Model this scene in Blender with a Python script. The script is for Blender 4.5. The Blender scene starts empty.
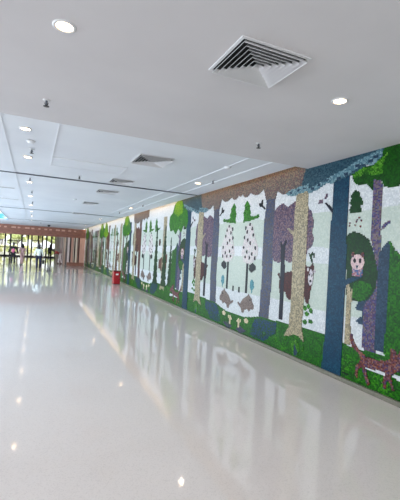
import bpy, bmesh, math, random
from mathutils import Matrix, Vector
random.seed(7)
SC = bpy.context.scene
COL = SC.collection
PI = math.pi
A = 4.068        # mural wall
H = 3.19         # ceiling height
YT = 4.85        # where the metal panel ceiling starts
YE = 33.5        # far end of the corridor
YG = 53.0        # glass front of the lobby

# ---------------------------------------------------------------- camera
cam_d = bpy.data.cameras.new('camera')
cam = bpy.data.objects.new('camera', cam_d); COL.objects.link(cam)
cam_d.sensor_fit = 'HORIZONTAL'; cam_d.sensor_width = 36.0
cam_d.lens = 369.3345 / 400 * 36.0
cam_d.clip_start = 0.05; cam_d.clip_end = 400
Rm = Matrix(((0.9104863496465612, -0.05329676193053041, -0.41009030990136824),
             (-0.40990778260957966, 0.014815943949743842, -0.9120066324106286),
             (0.05468288241248579, 0.9984687991983515, -0.008357042779844056)))
cam.matrix_world = Matrix.Translation((0, 0, 1.7)) @ Rm.to_4x4()
SC.camera = cam

# ---------------------------------------------------------------- view, world, lights
SC.view_settings.view_transform = 'Standard'
SC.view_settings.look = 'None'
SC.view_settings.exposure = 0.7
SC.view_settings.gamma = 1.0
SC.view_settings.use_curve_mapping = False
w = bpy.data.worlds.new('world'); SC.world = w; w.use_nodes = True
w.node_tree.nodes['Background'].inputs['Color'].default_value = (0.95, 0.96, 1.0, 1)
w.node_tree.nodes['Background'].inputs['Strength'].default_value = 1.2

def area(name, loc, direction, sx, sy, power, color=(1, 1, 1), spread=PI, along=None):
    l = bpy.data.lights.new(name, 'AREA'); l.shape = 'RECTANGLE'
    l.size = sx; l.size_y = sy; l.energy = power; l.color = color; l.spread = spread
    o = bpy.data.objects.new(name, l); COL.objects.link(o)
    o.location = loc
    if along:      # local X runs along this axis
        z = -Vector(direction).normalized(); x = Vector(along).normalized(); y = z.cross(x).normalized()
        o.rotation_euler = Matrix((x, y, z)).transposed().to_euler()
    else:
        o.rotation_euler = Vector(direction).to_track_quat('-Z', 'Y').to_euler()
    return o
# daylight through the window wall on the left, the windows behind, ; the sun and the world's light come in by the glass front
area('daylight_left', (-8.6, 19.0, 1.7), (1, 0, -0.05), 24, 2.4, 1150, (0.74, 0.88, 1.0))
area('daylight_left_near', (-8.6, 1.0, 1.7), (1, 0, -0.05), 9, 2.4, 190, (0.93, 0.97, 1.0))
area('daylight_behind', (-2.3, -6.6, 1.7), (0, 1, -0.05), 11, 2.4, 125, (1.0, 0.955, 0.93))
sun_l = bpy.data.lights.new('sun', 'SUN'); sun_l.energy = 3.2; sun_l.angle = 0.02; sun_l.color = (1.0, 0.96, 0.88)
sun = bpy.data.objects.new('sun', sun_l); COL.objects.link(sun); sun.rotation_euler = Vector((-0.5, 0.18, -0.85)).to_track_quat('-Z', 'Y').to_euler()
area('cove_light', (3.88, 19.2, 3.54), (0.45, 0, -1), 28.4, 0.09, 47, (1.0, 0.68, 0.40), along=(0, 1, 0))

# ---------------------------------------------------------------- material helpers
def lin(c):
    return tuple((v / 255 / 12.92) if v / 255 <= 0.04045 else ((v / 255 + 0.055) / 1.055) ** 2.4 for v in c) + (1,)
def mat(name, rgb, rough=0.5, metal=0.0, spec=0.5, emit=None, es=0):
    m = bpy.data.materials.new(name); m.use_nodes = True
    b = m.node_tree.nodes['Principled BSDF']
    b.inputs['Base Color'].default_value = lin(rgb)
    b.inputs['Roughness'].default_value = rough
    b.inputs['Metallic'].default_value = metal
    b.inputs['Specular IOR Level'].default_value = spec
    if emit:
        b.inputs['Emission Color'].default_value = lin(emit); b.inputs['Emission Strength'].default_value = es
    return m
def noisy(name, c1, c2, scale=8, rough=0.5, detail=4, stretch=(1, 1, 1), metal=0.0, bump=0.0, spec=0.5):
    m = mat(name, c1, rough, metal, spec); nt = m.node_tree; b = nt.nodes['Principled BSDF']
    tc = nt.nodes.new('ShaderNodeTexCoord'); mp = nt.nodes.new('ShaderNodeMapping')
    mp.inputs['Scale'].default_value = stretch
    n = nt.nodes.new('ShaderNodeTexNoise'); n.inputs['Scale'].default_value = scale; n.inputs['Detail'].default_value = detail
    r = nt.nodes.new('ShaderNodeValToRGB')
    r.color_ramp.elements[0].position = 0.35; r.color_ramp.elements[1].position = 0.65
    r.color_ramp.elements[0].color = lin(c1); r.color_ramp.elements[1].color = lin(c2)
    nt.links.new(tc.outputs['Object'], mp.inputs['Vector']); nt.links.new(mp.outputs['Vector'], n.inputs['Vector'])
    nt.links.new(n.outputs['Fac'], r.inputs['Fac']); nt.links.new(r.outputs['Color'], b.inputs['Base Color'])
    if bump:
        bp = nt.nodes.new('ShaderNodeBump'); bp.inputs['Strength'].default_value = bump
        nt.links.new(n.outputs['Fac'], bp.inputs['Height']); nt.links.new(bp.outputs['Normal'], b.inputs['Normal'])
    return m
def tone(c):      # glazed tile reflects less than the nominal swatch, and is a touch richer
    r = [v ** 1.42 for v in lin(c)[:3]]; g = sum(r) / 3
    return tuple(max(0, (g + (v - g)*1.1) * 0.90) for v in r) + (1,)
def mosaic(name, cols, tile=0.02, blend=0.0, rough=0.38, pscale=3.0):
    """small square tiles, each of one colour of the palette; blend > 0 lets broad patches lean to one end of it"""
    m = bpy.data.materials.new(name); m.use_nodes = True; nt = m.node_tree; b = nt.nodes['Principled BSDF']
    b.inputs['Roughness'].default_value = rough; b.inputs['Specular IOR Level'].default_value = 0.12
    tc = nt.nodes.new('ShaderNodeTexCoord')
    s1 = nt.nodes.new('ShaderNodeVectorMath'); s1.operation = 'MULTIPLY'; s1.inputs[1].default_value = (0, 1 / tile, 1 / tile)
    ad = nt.nodes.new('ShaderNodeVectorMath'); ad.operation = 'ADD'; ad.inputs[1].default_value = (0.5, 0.001, 0.001)
    fl = nt.nodes.new('ShaderNodeVectorMath'); fl.operation = 'FLOOR'
    wn = nt.nodes.new('ShaderNodeTexWhiteNoise'); wn.noise_dimensions = '3D'
    nt.links.new(tc.outputs['Object'], s1.inputs[0]); nt.links.new(s1.outputs[0], ad.inputs[0])
    nt.links.new(ad.outputs[0], fl.inputs[0]); nt.links.new(fl.outputs[0], wn.inputs['Vector'])
    fac = wn.outputs['Value']
    if blend:
        n = nt.nodes.new('ShaderNodeTexNoise'); n.inputs['Scale'].default_value = pscale * tile; n.inputs['Detail'].default_value = 2
        nt.links.new(fl.outputs[0], n.inputs['Vector'])
        st = nt.nodes.new('ShaderNodeMapRange'); st.inputs['From Min'].default_value = 0.3; st.inputs['From Max'].default_value = 0.7
        nt.links.new(n.outputs['Fac'], st.inputs['Value'])
        mx = nt.nodes.new('ShaderNodeMix'); mx.inputs[0].default_value = blend
        nt.links.new(wn.outputs['Value'], mx.inputs[2]); nt.links.new(st.outputs[0], mx.inputs[3])
        fac = mx.outputs[0]
    r = nt.nodes.new('ShaderNodeValToRGB'); r.color_ramp.interpolation = 'CONSTANT'
    e = r.color_ramp.elements
    e[0].position = 0; e[0].color = tone(cols[0]); e[1].position = 1 / len(cols); e[1].color = tone(cols[1 % len(cols)])
    for i in range(2, len(cols)):
        k = e.new(i / len(cols)); k.color = tone(cols[i])
    nt.links.new(fac, r.inputs['Fac']); nt.links.new(r.outputs['Color'], b.inputs['Base Color'])
    return m

# ---------------------------------------------------------------- mesh helpers
class MB:
    def __init__(s): s.bm = bmesh.new()
    def box(s, x0, x1, y0, y1, z0, z1):
        v = [s.bm.verts.new(p) for p in ((x0,y0,z0),(x1,y0,z0),(x1,y1,z0),(x0,y1,z0),(x0,y0,z1),(x1,y0,z1),(x1,y1,z1),(x0,y1,z1))]
        for f in ((0,3,2,1),(4,5,6,7),(0,1,5,4),(1,2,6,5),(2,3,7,6),(3,0,4,7)): s.bm.faces.new([v[i] for i in f])
        return s
    def hexa(s, pts):
        v = [s.bm.verts.new(p) for p in pts]
        for f in ((0,3,2,1),(4,5,6,7),(0,1,5,4),(1,2,6,5),(2,3,7,6),(3,0,4,7)): s.bm.faces.new([v[i] for i in f])
        return s
    def lathe(s, prof, cx, cy, n=24, cap=True):
        rings = []
        for r, z in prof:
            rings.append([s.bm.verts.new((cx + r*math.cos(2*PI*i/n), cy + r*math.sin(2*PI*i/n), z)) for i in range(n)])
        for a, b in zip(rings, rings[1:]):
            for i in range(n): s.bm.faces.new((a[i], a[(i+1) % n], b[(i+1) % n], b[i]))
        if cap:
            s.bm.faces.new(rings[0][::-1]); s.bm.faces.new(rings[-1])
        return s
    def tube(s, p, q, r0, r1=None, n=8):
        r1 = r0 if r1 is None else r1
        p, q = Vector(p), Vector(q); d = (q-p).normalized()
        u = d.orthogonal().normalized(); v = d.cross(u)
        a = [s.bm.verts.new(p + r0*(u*math.cos(2*PI*i/n) + v*math.sin(2*PI*i/n))) for i in range(n)]
        b = [s.bm.verts.new(q + r1*(u*math.cos(2*PI*i/n) + v*math.sin(2*PI*i/n))) for i in range(n)]
        for i in range(n): s.bm.faces.new((a[i], a[(i+1) % n], b[(i+1) % n], b[i]))
        s.bm.faces.new(a[::-1]); s.bm.faces.new(b)
        return s
    def ball(s, c, r, sub=2, sc=(1, 1, 1), jit=0):
        g = bmesh.ops.create_icosphere(s.bm, subdivisions=sub, radius=1)
        for v in g['verts']:
            k = 1 + random.uniform(-jit, jit)
            v.co = Vector((c[0] + v.co.x*r*sc[0]*k, c[1] + v.co.y*r*sc[1]*k, c[2] + v.co.z*r*sc[2]*k))
        return s
    def build(s, name, m, parent=None, smooth=False, bevel=0):
        bmesh.ops.recalc_face_normals(s.bm, faces=s.bm.faces)
        me = bpy.data.meshes.new(name); s.bm.to_mesh(me); s.bm.free()
        if smooth:
            for p in me.polygons: p.use_smooth = True
        me.materials.append(m)
        o = bpy.data.objects.new(name, me); COL.objects.link(o)
        if parent: o.parent = parent
        if bevel:
            b = o.modifiers.new('bevel', 'BEVEL'); b.width = bevel; b.segments = 2
        return o
def box(name, m, x0, x1, y0, y1, z0, z1, parent=None, bevel=0):
    return MB().box(x0, x1, y0, y1, z0, z1).build(name, m, parent, bevel=bevel)
def struct(o):
    o['kind'] = 'structure'; return o
def thing(name, label, cat, loc=(0, 0, 0), rz=0, group=None):
    o = bpy.data.objects.new(name, None); COL.objects.link(o); o.empty_display_size = 0.1
    o.location = loc; o.rotation_euler = (0, 0, rz); return tag(o, label, cat, group)
def tag(o, label, cat, group=None):
    o['label'] = label; o['category'] = cat
    if group: o['group'] = group
    return o
def copy_tree(o, parent=None):
    c = o.copy(); COL.objects.link(c)
    if parent: c.parent = parent
    for ch in [k for k in o.children]: copy_tree(ch, c)
    return c

# ---------------------------------------------------------------- materials
M = {}
M['gypsum'] = noisy('gypsum', (202, 201, 204), (207, 206, 209), 1.2, 0.85)
M['panel'] = noisy('ceiling_panel', (216, 222, 230), (223, 229, 236), 0.9, 0.5, metal=0.0)
M['seam'] = mat('seam_white', (222, 227, 232), 0.5)
M['white'] = mat('white_enamel', (208, 210, 213), 0.45)
M['dark'] = mat('duct_black', (14, 15, 17), 0.7)
M['track'] = mat('grey_track', (92, 98, 108), 0.4, 0.6)
M['cream'] = mat('cove_paint', (232, 222, 200), 0.7)
M['kerb'] = noisy('stone_skirting', (98, 96, 84), (112, 110, 96), 30, 0.35)
M['wall'] = noisy('wall_paint', (214, 213, 211), (220, 219, 217), 2, 0.8)
M['wood'] = noisy('red_brown_wood', (122, 76, 62), (150, 98, 80), 3, 0.4, stretch=(1, 1, 6))
M['wood_d'] = noisy('dark_brown_wood', (58, 34, 32), (76, 46, 40), 3, 0.4, stretch=(6, 6, 1))
M['wood_p'] = noisy('pink_beige_panel', (190, 142, 124), (204, 158, 138), 2, 0.4, stretch=(6, 6, 1))
M['wood_c'] = noisy('cream_slat', (214, 196, 172), (224, 208, 188), 2, 0.5, stretch=(6, 6, 1))
M['magenta'] = noisy('rose_panel', (150, 84, 110), (166, 98, 124), 2, 0.4)
M['pale'] = noisy('pale_curtain', (206, 186, 180), (222, 206, 200), 2, 0.8, stretch=(8, 8, 1))
M['frame'] = mat('dark_window_frame', (44, 36, 42), 0.4, 0.4)
M['leaf'] = noisy('leaf_green', (150, 160, 96), (196, 200, 140), 6, 0.8, bump=0.4)
M['leaf2'] = noisy('leaf_yellow_green', (196, 196, 128), (222, 218, 166), 6, 0.8, bump=0.4)
M['bark'] = noisy('bark', (88, 72, 58), (110, 92, 74), 10, 0.9)
M['pave'] = noisy('pale_paving', (150, 148, 136), (166, 164, 150), 1, 0.8)
M['red'] = mat('red_enamel', (164, 20, 34), 0.3)
M['red_d'] = mat('dark_red_trim', (98, 12, 22), 0.4)
M['black'] = mat('black_plastic', (20, 20, 24), 0.4)

def floor_mat():
    m = mat('polished_terrazzo', (226, 220, 217), 0.07, spec=0.75); nt = m.node_tree; b = nt.nodes['Principled BSDF']
    tc = nt.nodes.new('ShaderNodeTexCoord')
    v = nt.nodes.new('ShaderNodeTexVoronoi'); v.inputs['Scale'].default_value = 120
    n = nt.nodes.new('ShaderNodeTexNoise'); n.inputs['Scale'].default_value = 0.7; n.inputs['Detail'].default_value = 5
    r1 = nt.nodes.new('ShaderNodeValToRGB'); r2 = nt.nodes.new('ShaderNodeValToRGB')
    r1.color_ramp.elements[0].color = lin((218, 212, 209)); r1.color_ramp.elements[1].color = lin((228, 222, 219))
    r1.color_ramp.elements[0].position = 0.0; r1.color_ramp.elements[1].position = 0.35
    r2.color_ramp.elements[0].color = (0.93, 0.93, 0.93, 1); r2.color_ramp.elements[1].color = (1, 1, 1, 1)
    mx = nt.nodes.new('ShaderNodeMix'); mx.data_type = 'RGBA'; mx.blend_type = 'MULTIPLY'; mx.inputs[0].default_value = 1
    sp = nt.nodes.new('ShaderNodeSeparateColor')
    nt.links.new(tc.outputs['Object'], v.inputs['Vector']); nt.links.new(tc.outputs['Object'], n.inputs['Vector'])
    nt.links.new(v.outputs['Color'], sp.inputs[0]); nt.links.new(sp.outputs[0], r1.inputs['Fac']); nt.links.new(n.outputs['Fac'], r2.inputs['Fac'])
    nt.links.new(r1.outputs['Color'], mx.inputs[6]); nt.links.new(r2.outputs['Color'], mx.inputs[7])
    nt.links.new(mx.outputs[2], b.inputs['Base Color'])
    rr = nt.nodes.new('ShaderNodeMapRange'); rr.inputs['To Min'].default_value = 0.04; rr.inputs['To Max'].default_value = 0.085
    nt.links.new(n.outputs['Fac'], rr.inputs['Value']); nt.links.new(rr.outputs[0], b.inputs['Roughness'])
    # the slab is never dead level: broad, very shallow waves
    n2 = nt.nodes.new('ShaderNodeTexNoise'); n2.inputs['Scale'].default_value = 2.2; n2.inputs['Detail'].default_value = 1
    bp = nt.nodes.new('ShaderNodeBump'); bp.inputs['Strength'].default_value = 0.025; bp.inputs['Distance'].default_value = 0.02
    nt.links.new(tc.outputs['Object'], n2.inputs['Vector']); nt.links.new(n2.outputs['Fac'], bp.inputs['Height'])
    nt.links.new(bp.outputs['Normal'], b.inputs['Normal'])
    return m
M['floor'] = floor_mat()
def glass_mat():
    m = bpy.data.materials.new('window_glass'); m.use_nodes = True; nt = m.node_tree; nt.nodes.clear()
    o = nt.nodes.new('ShaderNodeOutputMaterial'); t = nt.nodes.new('ShaderNodeBsdfTransparent'); g = nt.nodes.new('ShaderNodeBsdfGlossy')
    g.inputs['Roughness'].default_value = 0.02
    f = nt.nodes.new('ShaderNodeFresnel'); f.inputs['IOR'].default_value = 1.45; mx = nt.nodes.new('ShaderNodeMixShader')
    t.inputs['Color'].default_value = (0.93, 0.96, 0.95, 1)
    nt.links.new(f.outputs[0], mx.inputs[0]); nt.links.new(t.outputs[0], mx.inputs[1]); nt.links.new(g.outputs[0], mx.inputs[2])
    nt.links.new(mx.outputs[0], o.inputs['Surface'])
    return m
M['glass'] = glass_mat()
def sky_panel_mat():
    m = bpy.data.materials.new('printed_sky_lightbox'); m.use_nodes = True; nt = m.node_tree; b = nt.nodes['Principled BSDF']
    tc = nt.nodes.new('ShaderNodeTexCoord'); mp = nt.nodes.new('ShaderNodeMapping'); mp.inputs['Scale'].default_value = (1.3, 0.35, 1)
    n = nt.nodes.new('ShaderNodeTexNoise'); n.inputs['Scale'].default_value = 1.1; n.inputs['Detail'].default_value = 6
    r = nt.nodes.new('ShaderNodeValToRGB')
    r.color_ramp.elements[0].position = 0.47; r.color_ramp.elements[0].color = lin((60, 178, 236))
    r.color_ramp.elements[1].position = 0.60; r.color_ramp.elements[1].color = lin((238, 248, 255))
    nt.links.new(tc.outputs['Object'], mp.inputs['Vector']); nt.links.new(mp.outputs['Vector'], n.inputs['Vector'])
    nt.links.new(n.outputs['Fac'], r.inputs['Fac']); nt.links.new(r.outputs['Color'], b.inputs['Emission Color'])
    b.inputs['Emission Strength'].default_value = 1.0; b.inputs['Base Color'].default_value = (0.02, 0.02, 0.02, 1)
    return m
M['skybox'] = sky_panel_mat()

# mosaic palettes
K = {}
K['white'] = mosaic('mosaic_white', [(204, 209, 212), (212, 216, 219), (218, 221, 224), (208, 212, 214), (224, 227, 228)])
K['pale_green'] = mosaic('mosaic_pale_green', [(196, 205, 198), (202, 210, 203), (207, 214, 208), (198, 207, 202)])
K['green'] = mosaic('mosaic_green', [(26, 84, 18), (36, 100, 22), (48, 114, 28), (66, 132, 38), (30, 92, 24), (92, 152, 60)], blend=0.45)
K['dark_green'] = mosaic('mosaic_dark_green', [(18, 62, 26), (24, 76, 30), (32, 88, 36), (22, 70, 36), (40, 98, 40)], blend=0.4)
K['leaf_green'] = mosaic('mosaic_leaf_green', [(22, 74, 14), (34, 92, 16), (46, 108, 22), (28, 82, 16)], blend=0.5)
K['light_green'] = mosaic('mosaic_light_green', [(74, 128, 44), (96, 150, 62), (60, 114, 36), (120, 166, 84)], blend=0.4)
K['yellow_green'] = mosaic('mosaic_yellow_green', [(120, 160, 40), (140, 176, 52), (96, 144, 40), (168, 186, 60)], blend=0.4)
K['blue'] = mosaic('mosaic_teal_blue', [(34, 74, 96), (42, 86, 108), (48, 94, 116), (36, 78, 104), (58, 104, 122)], blend=0.3)
K['teal'] = mosaic('mosaic_slate_teal', [(62, 92, 106), (72, 102, 116), (84, 112, 124), (58, 86, 102), (94, 120, 130)], blend=0.4)
K['scale'] = mosaic('mosaic_light_teal', [(118, 146, 156), (134, 160, 168), (104, 134, 146), (150, 172, 178), (88, 118, 130)], blend=0.3)
K['birch'] = mosaic('mosaic_beige', [(176, 168, 148), (188, 180, 160), (164, 158, 140), (152, 148, 134), (198, 190, 170)], blend=0.2)
K['purple'] = mosaic('mosaic_blue_purple', [(100, 100, 114), (106, 106, 116), (96, 106, 132), (118, 116, 120), (102, 100, 106), (90, 104, 134), (128, 126, 130)], blend=0.35)
K['mauve'] = mosaic('mosaic_mauve', [(124, 108, 124), (110, 96, 114), (138, 118, 128), (98, 94, 122), (148, 132, 138), (114, 92, 102)], blend=0.25)
K['canopy'] = mosaic('mosaic_brown_grey', [(122, 118, 116), (138, 132, 126), (108, 108, 110), (150, 140, 130), (128, 108, 112), (118, 122, 120)], blend=0.35)
K['navy'] = mosaic('mosaic_navy', [(32, 40, 62), (38, 48, 72), (28, 34, 54)])
K['ink'] = mosaic('mosaic_ink', [(30, 36, 46), (38, 44, 56), (24, 28, 38)])
K['bear'] = mosaic('mosaic_red_brown', [(84, 34, 32), (94, 42, 38), (76, 30, 30), (104, 52, 46)])
K['face'] = mosaic('mosaic_face_grey', [(206, 204, 208), (188, 184, 190), (218, 214, 216)])
K['boar'] = mosaic('mosaic_grey_brown', [(136, 124, 120), (146, 134, 128), (126, 114, 112), (154, 144, 138)])
K['dotcrown'] = mosaic('mosaic_pale_pink', [(214, 206, 208), (206, 212, 208), (220, 214, 214), (198, 194, 198)])
K['conifer'] = mosaic('mosaic_conifer', [(20, 74, 34), (30, 88, 40), (24, 80, 30)], blend=0.4)
K['fresh'] = mosaic('mosaic_fresh_green', [(64, 130, 40), (84, 146, 56), (50, 112, 34), (104, 160, 72)], blend=0.5)
K['lilac'] = mosaic('mosaic_lilac_mix', [(112, 98, 128), (92, 92, 138), (134, 118, 142), (98, 88, 120), (144, 132, 138), (118, 100, 114), (110, 114, 146), (134, 130, 124)])
K['slate'] = mosaic('mosaic_slate', [(66, 90, 110), (74, 98, 118), (60, 82, 102), (82, 104, 122)], blend=0.3)
K['tealtree'] = mosaic('mosaic_pale_teal', [(110, 158, 166), (124, 168, 176), (98, 146, 158)])
K['mushroom'] = mosaic('mosaic_cream', [(214, 204, 184), (224, 214, 196), (204, 190, 170)])
K['blueflower'] = mosaic('mosaic_blue_green', [(40, 84, 108), (46, 98, 60), (52, 84, 130), (34, 88, 40), (60, 96, 116)])
K['purpleflower'] = mosaic('mosaic_purple_green', [(96, 90, 116), (60, 104, 60), (110, 100, 128), (80, 76, 104)])
K['fox'] = mosaic('mosaic_fox', [(140, 96, 88), (118, 76, 76), (156, 116, 104), (126, 94, 108), (100, 70, 76), (150, 126, 122), (104, 90, 122)])
K['owl'] = mosaic('mosaic_owl_pink', [(214, 196, 196), (222, 206, 204), (204, 184, 188)])
K['owlbody'] = mosaic('mosaic_owl_body', [(164, 140, 156), (104, 112, 160), (196, 180, 182), (100, 134, 160), (172, 128, 136)])
K['brown'] = mosaic('mosaic_brown', [(110, 78, 68), (124, 92, 80), (98, 70, 64), (134, 104, 92)])
K['olive'] = mosaic('mosaic_olive', [(74, 104, 52), (90, 118, 62), (62, 92, 46)], blend=0.3)
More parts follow.
